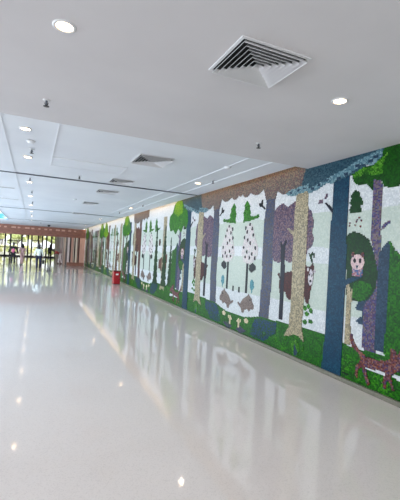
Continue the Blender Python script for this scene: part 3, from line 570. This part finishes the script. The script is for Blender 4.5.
    if sg < 0:
        fig('crown', D['green_canopy'], 'leaf_green', 9, parent=t, **k)
        fig('light_leaves', D['light_leaf'], 'light_green', 10, parent=t, **k)
    else:
        cr = [(2.95, 2.62), (3.05, 2.42), (3.3, 2.5), (3.5, 2.3), (3.75, 2.42), (3.95, 2.25), (4.2, 2.4), (4.45, 2.35), (4.6, 2.6), (4.55, 2.85), (4.3, 2.95), (4.15, 3.2), (3.85, 3.32), (3.5, 3.25), (3.3, 3.05), (3.05, 2.95)]
        fig('crown', cr, 'fresh', 12, parent=t, **k)
        fig('light_leaves', [(3.4, 2.9), (3.8, 2.8), (4.2, 2.95), (4.1, 3.2), (3.85, 3.34), (3.5, 3.27)], 'yellow_green', 13, parent=t, **k)
    fig('small_conifer', D['conifer_s'], 'conifer', 5, **k)
    o = fig('owl_tree', D['owl_tree'], 'dark_green', 7, **k)
    if fine: fig('lower_leaves', D['owl_leaf'], 'green', 8, parent=o, **k)
    fig('perch', D['teal_branch'], 'blue', 9, parent=o, **k)
    w_ = fig('owl', D['owl_body'], 'owlbody', 10, label='pink-faced owl figure of the mosaic', **k)
    if w_:
        us = [p[0] for p in D['owl_head']]; zs = [p[1] for p in D['owl_head']]; cu = (min(us) + max(us))/2; cz = (min(zs) + max(zs))/2; ru = (max(us) - min(us))/2; rz_ = (max(zs) - min(zs))/2
        face = [(cu + ru*math.cos(a)*1.04, cz - 0.01 + rz_*math.sin(a)) for a in [i*PI/9 for i in range(18)]]
        fig('face', face, 'owl', 11, parent=w_, **kf)
        figs('ear_tuft', [blob(cu - ru*0.75, cz + rz_*0.85, 0.03, 0.04, 6), blob(cu + ru*0.75, cz + rz_*0.85, 0.03, 0.04, 6)], 'fox', 11, parent=w_, **kf)
        figs('eye', [blob(cu - ru*0.42, cz + 0.01, 0.024, 0.034, 10), blob(cu + ru*0.42, cz + 0.01, 0.024, 0.034, 10)], 'ink', 12, parent=w_, **kf)
        fig('beak', [(cu - 0.03, cz - 0.05), (cu + 0.03, cz - 0.05), (cu, cz - 0.11)], 'slate', 12, parent=w_, **kf)
    fig('jagged_bush', D['jag'], 'slate', 5, **k)
    fig('slate_tree', D['grey_trunk'], 'slate', 8, **k)
    fig('tall_conifer', [p for p in D['tall_green']], 'green', 7, **k)
    fig('pale_sapling', D['sapling'], 'birch', 7, **k)
    figs('snow_patch', [D['fox_snow'], D['fox_snow_b']], 'white', 9, **k)
    f = fig('fox', D['fox'], 'fox', 10, label='mottled red-brown fox figure of the mosaic', **k)
    if fine:
        figs('pebble', [blob(2.98 + 0.06*i + 0.03, 0.14 - 0.004*i, 0.022, 0.02, 6) for i in range(4)], 'ink', 5, **k)

half(7.02, -1, 0.02, 4.3, True)
half(7.02, 1, 0.02, 3.95, False)
half(14.1, -1, 0.04, 3.13, True, var=2)
half(14.1, 1, 0.04, 4.0, False, var=1)
half(21.2, -1, 0.05, 3.1, True, var=2)
half(21.2, 1, 0.05, 4.0, False, var=3)
half(28.4, -1, 0.05, 3.2, True, var=2)
half(28.4, 1, 0.05, 5.05, False, var=3)
# stretch beyond the right edge of the view: more forest bank and trees
fig('grass_bank', [(-6, 0.07), (2.72, 0.07), (2.72, 0.56), (-6, 0.6)], 'green', 2, C=0, sg=1)
fig('pale_hill', [(-6, 1.0), (2.72, 1.0), (2.72, 2.3), (-6, 2.4)], 'pale_green', 1, C=0, sg=1)
fig('tall_conifer', jag(1.2, 2.5, 0.3, 2.7, 8), 'green', 5, C=0, sg=1)
fig('birch_tree', [(0.5, 0.35), (0.8, 0.35), (0.76, 3.5), (0.5, 3.5)], 'birch', 6, C=0, sg=1)
fig('tall_conifer', jag(-1.6, -0.2, 0.4, 2.6, 7), 'dark_green', 5, C=0, sg=1)

# far stretch: extra narrow trees that fill the view from 17 m on
rr_ = random.Random(11)
def narrow_tree(u, kind, T=0.05):
    if kind == 'yellow':
        t = fig('round_crown_tree', [(u - 0.09, 0.5), (u + 0.09, 0.5), (u + 0.07, 2.5), (u - 0.07, 2.5)], 'olive', 11, C=0, sg=1, T=T)
        fig('crown', [(u - 0.75, 2.55), (u - 0.35, 2.35), (u + 0.35, 2.35), (u + 0.8, 2.6), (u + 0.5, 2.95), (u + 0.1, 3.3), (u - 0.3, 3.15)], 'yellow_green', 12, C=0, sg=1, T=T, parent=t)
    elif kind == 'birch':
        fig('birch_tree', [(u - 0.3, 0.36), (u, 0.42), (u + 0.3, 0.34), (u + 0.16, 0.7), (u + 0.15, 3.0), (u - 0.15, 3.0), (u - 0.16, 0.7)], 'birch', 11, C=0, sg=1, T=T)
    elif kind == 'conifer':
        fig('conifer', jag(u - 0.3, u + 0.3, 0.5, 2.7, 8), 'dark_green' if u < 15 else rr_.choice(['dark_green', 'olive', 'dark_green', 'brown']), 10, C=0, sg=1, T=T)
    else:
        fig('brown_tree', [(u - 0.14, 0.5), (u + 0.14, 0.5), (u + 0.12, 2.4), (u + 0.25, 2.9), (u - 0.25, 2.9), (u - 0.12, 2.4)], rr_.choice(['brown', 'boar', 'canopy']), 10, C=0, sg=1, T=T)
for u, kd in ((11.95, 'conifer'), (12.9, 'conifer'), (17.7, 'yellow'), (19.0, 'birch'), (19.9, 'conifer'), (20.6, 'birch'), (22.3, 'conifer'), (23.4, 'yellow'), (24.6, 'brown'), (25.4, 'conifer'),
              (25.9, 'birch'), (26.8, 'brown'), (27.6, 'brown'), (28.9, 'conifer'), (29.5, 'brown'), (30.2, 'birch'), (31.0, 'brown'), (31.7, 'brown'), (32.2, 'conifer'), (32.7, 'birch'), (33.1, 'brown'), (18.4, 'brown'), (24.1, 'conifer'), (25.0, 'brown'), (27.2, 'conifer'), (29.2, 'conifer'), (30.6, 'brown'), (28.2, 'conifer')):
    narrow_tree(u, kd)

# ---------------------------------------------------------------- ceiling fittings
glow = mat('lamp_glow', (255, 232, 196), 0.5, emit=(255, 216, 168), es=12)
def downlight(label, x, y, group, power=14, r=0.056, src=None):
    if src is None:
        t = thing('downlight', label, 'ceiling light', (x, y, H), 0, group)
        MB().lathe([(r + 0.022, 0.004), (r + 0.022, -0.006), (r + 0.010, -0.010), (r, -0.006), (r - 0.004, 0.004)], 0, 0, 28, cap=False).build('trim_ring', M['white'], t, True)
        MB().lathe([(r - 0.003, -0.001), (r - 0.003, -0.004)], 0, 0, 28).build('lens', glow, t)
    else:
        t = copy_tree(src); t.location = (x, y, H); t['label'] = label; t['group'] = group
    l = bpy.data.lights.new('downlight_beam', 'SPOT'); l.energy = power; l.spot_size = math.radians(125); l.spot_blend = 0.8
    l.color = (1.0, 0.92, 0.83); l.shadow_soft_size = r
    lo = bpy.data.objects.new('downlight_beam', l); COL.objects.link(lo); lo.location = (x, y, H - 0.03)
    return t
g1 = 'downlights in the ceiling'
D0 = downlight('large round downlight nearest in the plaster ceiling, upper left', 0.11, 2.69, g1, 26)
downlight('round downlight in the plaster ceiling right of the big square vent', 2.53, 2.63, g1, 26, src=D0)
ords = ['first', 'second', 'third', 'fourth', 'fifth', 'sixth', 'seventh', 'eighth', 'ninth']
for i, y in enumerate((5.33, 7.04, 9.85, 12.7, 15.6, 18.7, 21.9, 25.2, 29.0)):
    downlight('%s nearest downlight of the long row down the panel ceiling' % ords[i], -0.18, y, g1, 18, src=D0)
for i, (y, tx) in enumerate(((7.24, 'nearest'), (13.24, 'second'), (19.9, 'third'), (26.3, 'farthest'))):
    downlight('%s downlight of the right row along the lit cove' % tx, 3.12, y, g1, 15, src=D0)

def sprinkler(label, x, y, src=None):
    if src: t = copy_tree(src); t.location = (x, y, H); t['label'] = label; return t
    t = thing('sprinkler_head', label, 'sprinkler', (x, y, H), 0, 'sprinkler heads')
    MB().lathe([(0.038, 0.003), (0.038, -0.003), (0.020, -0.008)], 0, 0, 20).build('escutcheon', M['white'], t, True)
    MB().lathe([(0.011, -0.006), (0.012, -0.03), (0.008, -0.034), (0.008, -0.05)], 0, 0, 12).build('body', M['track'], t, True)
    MB().tube((-0.018, 0, -0.03), (0, 0, -0.062), 0.004).tube((0.018, 0, -0.03), (0, 0, -0.062), 0.004).build('frame_arms', M['black'], t)
    MB().lathe([(0.004, -0.058), (0.030, -0.062), (0.030, -0.066), (0.004, -0.068)], 0, 0, 12).build('deflector', M['black'], t)
    return t
S0 = sprinkler('pendent sprinkler below the large upper left downlight', 0.04, 4.15)
for lb, x, y in (('pendent sprinkler in the plaster ceiling above the lit cove end', 2.63, 4.15), ('sprinkler between the two nearest downlights of the long row', -0.11, 6.42),
                 ('sprinkler beside the nearest downlight of the cove row', 3.24, 6.75), ('sprinkler just before the dark ceiling track, middle of the panels', 0.80, 8.2),
                 ('sprinkler just past the dark ceiling track in the long row', -0.16, 9.2), ('sprinkler between third and fourth downlights of the long row', -0.13, 11.45),
                 ('sprinkler by the lit cove before the second cove downlight', 3.2, 11.9), ('sprinkler by the lit cove past the second cove downlight', 3.1, 15.1),
                 ('sprinkler between fourth and fifth downlights of the long row', -0.13, 14.4), ('farther sprinkler in the long row past its sixth downlight', -0.2, 20.1), ('farthest sprinkler at the end of the long row', 0.35, 27.5)):
    sprinkler(lb, x, y, S0)

# smoke detectors
def detector(label, x, y):
    t = thing('smoke_detector', label, 'smoke detector', (x, y, H), 0, 'smoke detectors')
    MB().lathe([(0.062, 0.003), (0.062, -0.008), (0.055, -0.012)], 0, 0, 24).build('mounting_ring', M['white'], t, True)
    MB().lathe([(0.05, -0.012), (0.05, -0.022), (0.036, -0.032), (0.012, -0.034)], 0, 0, 24).build('cover', M['seam'], t, True)
detector('round white smoke detector between the two nearest row downlights', -0.12, 5.92)
detector('round white smoke detector near the lit cove start', 2.93, 5.55)
detector('small round detector near the middle of the panel ceiling', 1.1, 12.3)

# square four way diffusers
def diffuser(label, x0, x1, y0, y1, rings=7):
    t = thing('square_air_vent', label, 'air vent', ((x0+x1)/2, (y0+y1)/2, H), 0, 'square ceiling air vents')
    a = (x1-x0)/2; b = (y1-y0)/2
    def ring(mb, a0, b0, z0, a1, b1, z1, th=0.0035):
        # four sloping blades from (a0,b0,z0) in to (a1,b1,z1)
        o0 = [(-a0,-b0,z0),(a0,-b0,z0),(a0,b0,z0),(-a0,b0,z0)]; i0 = [(-a1,-b1,z1),(a1,-b1,z1),(a1,b1,z1),(-a1,b1,z1)]
        for i in range(4):
            j = (i+1) % 4
            up = lambda p: (p[0], p[1], p[2]+th)
            mb.hexa([o0[i], o0[j], i0[j], i0[i], up(o0[i]), up(o0[j]), up(i0[j]), up(i0[i])])
    mb = MB(); f = 0.022
    mb.box(-a, a, -b, -b+f, -0.009, 0.002); mb.box(-a, a, b-f, b, -0.009, 0.002); mb.box(-a, -a+f, -b+f, b-f, -0.009, 0.002); mb.box(a-f, a, -b+f, b-f, -0.009, 0.002)
    mb.build('frame', M['white'], t)
    box('duct_back', M['dark'], -a+f, a-f, -b+f, b-f, -0.0015, 0.001, t)
    st = (a - f)/rings
    for k in range(rings):
        s0 = (a - f - k*st)/a; s1 = (a - f - (k+0.62)*st)/a
        mb = MB(); ring(mb, a*s0, b*s0, -0.034, a*s1, b*s1, -0.004); mb.build('louvre_ring', M['white'], t)
    # cone sits proud of the ceiling
    return t
diffuser('big square four-way air vent in the near plaster ceiling', 1.212, 1.80, 2.18, 2.72)
diffuser('nearest square air vent in the panel ceiling, just before the track', 1.42, 2.0, 5.62, 6.25, 6)
diffuser('second square air vent in the panel ceiling, at the dark track', 1.44, 1.93, 7.95, 8.45, 4)
diffuser('third square air vent, just past the dark track', 1.42, 1.96, 9.7, 10.2, 4)
diffuser('fourth square air vent down the panel ceiling', 1.42, 1.92, 12.7, 13.25, 4)
diffuser('farthest square air vent down the panel ceiling', 1.5, 2.04, 17.2, 17.8, 4)

# access hatch strip
t = thing('access_hatch', 'long white access hatch strip set in the panel ceiling', 'ceiling hatch', (0.85, 7.1, H))
box('hatch_panel', M['panel'], -0.63, 0.63, -0.33, 0.33, -0.004, 0.006, t)
mb = MB(); mb.box(-0.65, 0.65, -0.35, -0.335, -0.007, 0.006); mb.box(-0.65, 0.65, 0.335, 0.35, -0.007, 0.006); mb.box(-0.65, -0.635, -0.335, 0.335, -0.007, 0.006); mb.box(0.635, 0.65, -0.335, 0.335, -0.007, 0.006)
mb.build('hatch_frame', M['seam'], t)

# slot diffusers of the left ceiling
for i, (y, tx) in enumerate(((11.3, 'nearest'), (14.1, 'second'), (13.9+3.75, 'farthest'))):
    t = thing('slot_vent', '%s narrow slot vent in the ceiling at the left edge' % tx, 'air vent', (-0.97, y, H), 0, 'slot vents')
    box('slot_frame', M['white'], -0.42, 0.42, -0.07, 0.07, -0.006, 0.003, t)
    box('slot', M['track'], -0.40, 0.40, -0.022, 0.022, -0.008, -0.006, t)

# printed sky light box
t = thing('sky_light_box', 'backlit ceiling panel printed with blue sky and white clouds at left', 'light panel', (-2.85, 20.6, H))
box('lit_print', M['skybox'], -1.3, 1.3, -5.9, 5.9, -0.012, 0.0, t)
mb = MB(); mb.box(-1.34, 1.34, -5.95, -5.9, -0.02, 0); mb.box(-1.34, 1.34, 5.9, 5.95, -0.02, 0); mb.box(-1.34, -1.3, -5.9, 5.9, -0.02, 0); mb.box(1.3, 1.34, -5.9, 5.9, -0.02, 0)
mb.build('box_frame', M['white'], t)

# black domed camera near the end
t = thing('dome_camera', 'small black dome camera under the ceiling near the far beam', 'camera', (0.95, 30.0, H))
MB().lathe([(0.11, 0.002), (0.11, -0.03), (0.09, -0.05)], 0, 0, 20).build('housing', M['black'], t, True)
MB().lathe([(0.085, -0.05), (0.075, -0.10), (0.04, -0.13), (0.005, -0.14)], 0, 0, 20).build('dome', M['black'], t, True)

# ---------------------------------------------------------------- fire cabinet
t = thing('fire_extinguisher_box', 'red metal fire extinguisher box standing against the mosaic wall', 'extinguisher box', (3.67, 17.75, 0.001))
box('body', M['red'], -0.16, 0.16, -0.16, 0.16, 0.03, 0.60, t, bevel=0.012)
box('lid', M['red_d'], -0.17, 0.17, -0.17, 0.17, 0.60, 0.635, t, bevel=0.008)
box('plinth', M['red_d'], -0.15, 0.15, -0.15, 0.15, 0.0, 0.03, t)
d = box('front_door', M['red'], -0.135, 0.135, -0.172, -0.16, 0.06, 0.57, t, bevel=0.004)
lb = box('white_emblem', M['white'], -0.06, 0.06, -0.176, -0.172, 0.44, 0.51, t); lb.parent = d
h_ = MB().tube((0.10, -0.19, 0.27), (0.10, -0.19, 0.37), 0.008).build('handle', M['track'], t); h_.parent = d

# low black bench at the left edge
t = thing('low_bench', 'low black bench in front of the glass at the left edge', 'bench', (-3.9, 36.6, 0.001))
box('seat', M['black'], -0.9, 0.9, -0.25, 0.25, 0.40, 0.56, t, bevel=0.03)
for sx in (-0.75, 0.75):
    for sy in (-0.18, 0.18): box('leg', M['wood'], sx-0.04, sx+0.04, sy-0.04, sy+0.04, 0, 0.40, t)

# ---------------------------------------------------------------- people
def skin(name, verts, edges, radii, m, parent, sub=2, root=0):
    me = bpy.data.meshes.new(name); me.from_pydata(verts, edges, []); me.materials.append(m)
    o = bpy.data.objects.new(name, me); COL.objects.link(o)
    s = o.modifiers.new('skin', 'SKIN'); s.use_smooth_shade = True
    for i, r in enumerate(radii):
        d = me.skin_vertices[0].data[i]; d.radius = (r, r) if not isinstance(r, tuple) else r; d.use_root = (i == root)
    ss = o.modifiers.new('sub', 'SUBSURF'); ss.levels = sub; ss.render_levels = sub
    if parent: o.parent = parent
    return o
SK = mat('skin_tone', (176, 128, 106), 0.5)
HAIR = mat('black_hair', (20, 17, 18), 0.5)
def person(label, loc, rz, top, legs, hair_len=0.1, lean=0.0, stride=0.2, armL=(0.1, 0.05), armR=(0.1, 0.05), long_sleeve=True, hgt=1.62, skirt=False, top_len=0.86, group=None):
    """faces local -y; arm = (reach forward, reach sideways)"""
    t = thing('person', label, 'person', loc, rz, group)
    k = hgt/1.70
    def P(x, y, z):
        if z > 0.92:
            dz = z - 0.92; y = y - dz*math.sin(lean); z = 0.92 + dz*math.cos(lean)
        return (x*k, y*k, z*k)
    J = {'pel': P(0, 0, .95), 'wai': P(0, 0, 1.08), 'che': P(0, 0.01, 1.24), 'upc': P(0, 0.01, 1.36), 'nec': P(0, 0, 1.43), 'hb': P(0, -0.02, 1.53), 'hd': P(0, -0.03, 1.62)}
    for s, nme, st, ar in ((-1, 'L', stride, armL), (1, 'R', -stride, armR)):
        J['hip'+nme] = P(s*.09, 0, .90); J['kne'+nme] = P(s*.10, -st*.5 - .02, .49); J['ank'+nme] = P(s*.10, -st + (0.05 if st < 0 else 0), .09); J['toe'+nme] = P(s*.11, -st - .14, .035)
        J['sho'+nme] = P(s*.17, 0.0, 1.38); J['elb'+nme] = P(s*(.21 + ar[1]*.5), -ar[0]*.35 + .02, 1.12); J['wri'+nme] = P(s*(.22 + ar[1]), -ar[0], .90 + ar[0]*.35); J['han'+nme] = P(s*(.22 + ar[1]), -ar[0] - .03, .82 + ar[0]*.4)
    def chain(keys, edges, rad): 
        idx = {a: i for i, a in enumerate(keys)}
        return [J[a] for a in keys], [(idx[a], idx[b]) for a, b in edges], [r*k if not isinstance(r, tuple) else (r[0]*k, r[1]*k) for r in rad]
    keys = ['pel', 'wai', 'che', 'nec', 'hb', 'hd']; E = [('pel','wai'),('wai','che'),('che','nec'),('nec','hb'),('hb','hd')]; Rr = [.11, .09, .085, .045, .065, .085]
    for n_ in 'LR':
        keys += ['hip'+n_, 'kne'+n_, 'ank'+n_, 'toe'+n_, 'sho'+n_, 'elb'+n_, 'wri'+n_, 'han'+n_]
        Rr += [.085, .055, .036, .030, .040, .034, .026, .030]
        E += [('pel','hip'+n_),('hip'+n_,'kne'+n_),('kne'+n_,'ank'+n_),('ank'+n_,'toe'+n_),('che','sho'+n_),('sho'+n_,'elb'+n_),('elb'+n_,'wri'+n_),('wri'+n_,'han'+n_)]
    skin('body', *chain(keys, E, Rr), SK, t)
    # top
    keys = ['wai', 'pel', 'che', 'nec', 'shoL', 'elbL', 'shoR', 'elbR', 'upc']; E = [('pel','wai'),('wai','che'),('che','upc'),('upc','nec'),('upc','shoL'),('upc','shoR'),('shoL','elbL'),('shoR','elbR')]
    Rr = [(.135, .115), (.15, .125), (.155, .13), .060, .075, .058, .075, .058, (.14, .12)]
    if long_sleeve: keys += ['wriL', 'wriR']; E += [('elbL','wriL'),('elbR','wriR')]; Rr += [.042, .042]
    skin('top', *chain(keys, E, Rr), top, t)
    if skirt:
        MB().lathe([(.14*k, .97*k), (.17*k, .86*k), (.23*k, .52*k), (.21*k, .52*k)], 0, 0, 20).build('skirt', legs, t, True)
    else:
        keys = ['pel', 'hipL', 'kneL', 'ankL', 'hipR', 'kneR', 'ankR']; E = [('pel','hipL'),('hipL','kneL'),('kneL','ankL'),('pel','hipR'),('hipR','kneR'),('kneR','ankR')]
        skin('trousers', *chain(keys, E, [.135, .10, .072, .058, .10, .072, .058]), legs, t)
    for n_ in 'LR':
        a = Vector(J['ank'+n_]); b = Vector(J['toe'+n_])
        skin('shoe', [tuple(a + Vector((0, .04*k, -.045*k))), tuple((a + b)/2 + Vector((0, 0, -.015*k))), tuple(b)], [(0, 1), (1, 2)], [.04*k, .042*k, .032*k], M['black'], t)
    hd = Vector(J['hd']); mb = MB()
    mb.ball(hd + Vector((0, .02, .035*k)), .108*k, 2, (0.92, 1.0, 1.05))
    if hair_len > 0.1: mb.ball(hd + Vector((0, .065, -hair_len*.55)), hair_len*.72, 2, (0.72, .42, 1.15))
    mb.build('hair', HAIR, t, True)
    fb = MB().ball(hd + Vector((0, -.098*k, -.015*k)), .013*k, 1, (0.8, 1, 1.4)); fb.build('nose', SK, t, True)
    return t, J, k
C_ = lambda n_, c, r=0.8: noisy(n_, c, tuple(min(255, int(v*1.12) + 4) for v in c), 14, r)
white_top = C_('white_cotton', (206, 212, 208)); navy = C_('navy_denim', (17, 20, 48)); blk = C_('black_cloth', (24, 24, 30)); pink = C_('pink_cloth', (206, 110, 140))
rose = C_('pale_rose_cloth', (196, 160, 160)); red_c = C_('brick_red_cloth', (150, 70, 62)); pale_c = C_('pale_cloth', (200, 190, 186))

# person in white walking away down the corridor
pt, J, k = person('person in loose white top and navy trousers walking away holding a black bag', (0.33, 26.4, 0.0), PI, white_top, navy, 0.2, 0.03, 0.14, (0.05, 0.04), (0.12, 0.06), True, 1.66)
hx, hy, hz = J['hanL']
b = thing('handbag', 'black handbag hanging from the hand of the person in white', 'bag', (0.33 - hx + 0.03, 26.4 - hy, 0))
MB().box(-0.06, 0.06, -0.14, 0.14, hz - 0.42, hz - 0.14).build('bag_body', M['black'], b, bevel=0.03)
MB().tube((0, -0.09, hz - 0.16), (0, 0, hz + 0.01), 0.009).tube((0, 0.09, hz - 0.16), (0, 0, hz + 0.01), 0.009).build('strap', M['black'], b)

pt, J, k = person('person in black jacket and dark trousers with a pink backpack, walking away', (-1.42, 32.0, 0), PI, blk, blk, 0.14, 0.04, 0.26, (0.15, 0.10), (0.15, 0.14), True, 1.70)
b = thing('backpack', 'pink backpack on the back of the person in black', 'bag', (-1.42, 31.76, 1.08))
MB().ball((0, 0, 0.04), 0.135, 2, (0.95, 0.6, 1.2)).build('bag_body', pink, b, True)
MB().ball((0, -0.07, -0.01), 0.075, 2, (1.1, 0.5, 0.8)).build('front_pocket', pink, b, True)
MB().tube((0, 0, 0.18), (0, 0.03, 0.22), 0.012).build('carry_loop', M['black'], b)
person('person in pale rose clothes beside the one with the pink backpack', (-0.80, 32.6, 0), PI + 0.3, rose, rose, 0.24, 0.05, 0.2, (0.25, 0.0), (0.1, 0.05), False, 1.64)
pt, J, k = person('dark-clothed person standing in front of the bright glass', (1.62, 43.5, 0), PI*0.9, blk, blk, 0.14, 0.08, 0.12, (0.25, 0.04), (0.2, 0.04), True, 1.68)
b = thing('backpack', 'dark backpack worn by the person standing before the glass', 'bag', (1.56, 43.22, 1.08))
MB().ball((0, 0, 0.06), 0.18, 2, (0.95, 0.6, 1.2)).build('bag_body', M['black'], b, True)
MB().ball((0, -0.10, -0.02), 0.09, 2, (1.1, 0.5, 0.8)).build('front_pocket', M['black'], b, True)
person('person in brick red top bending forward near the rose panels', (2.25, 36.4, 0), -PI/2, red_c, pale_c, 0.16, 1.05, 0.12, (0.45, 0.02), (0.40, 0.02), True, 1.62)
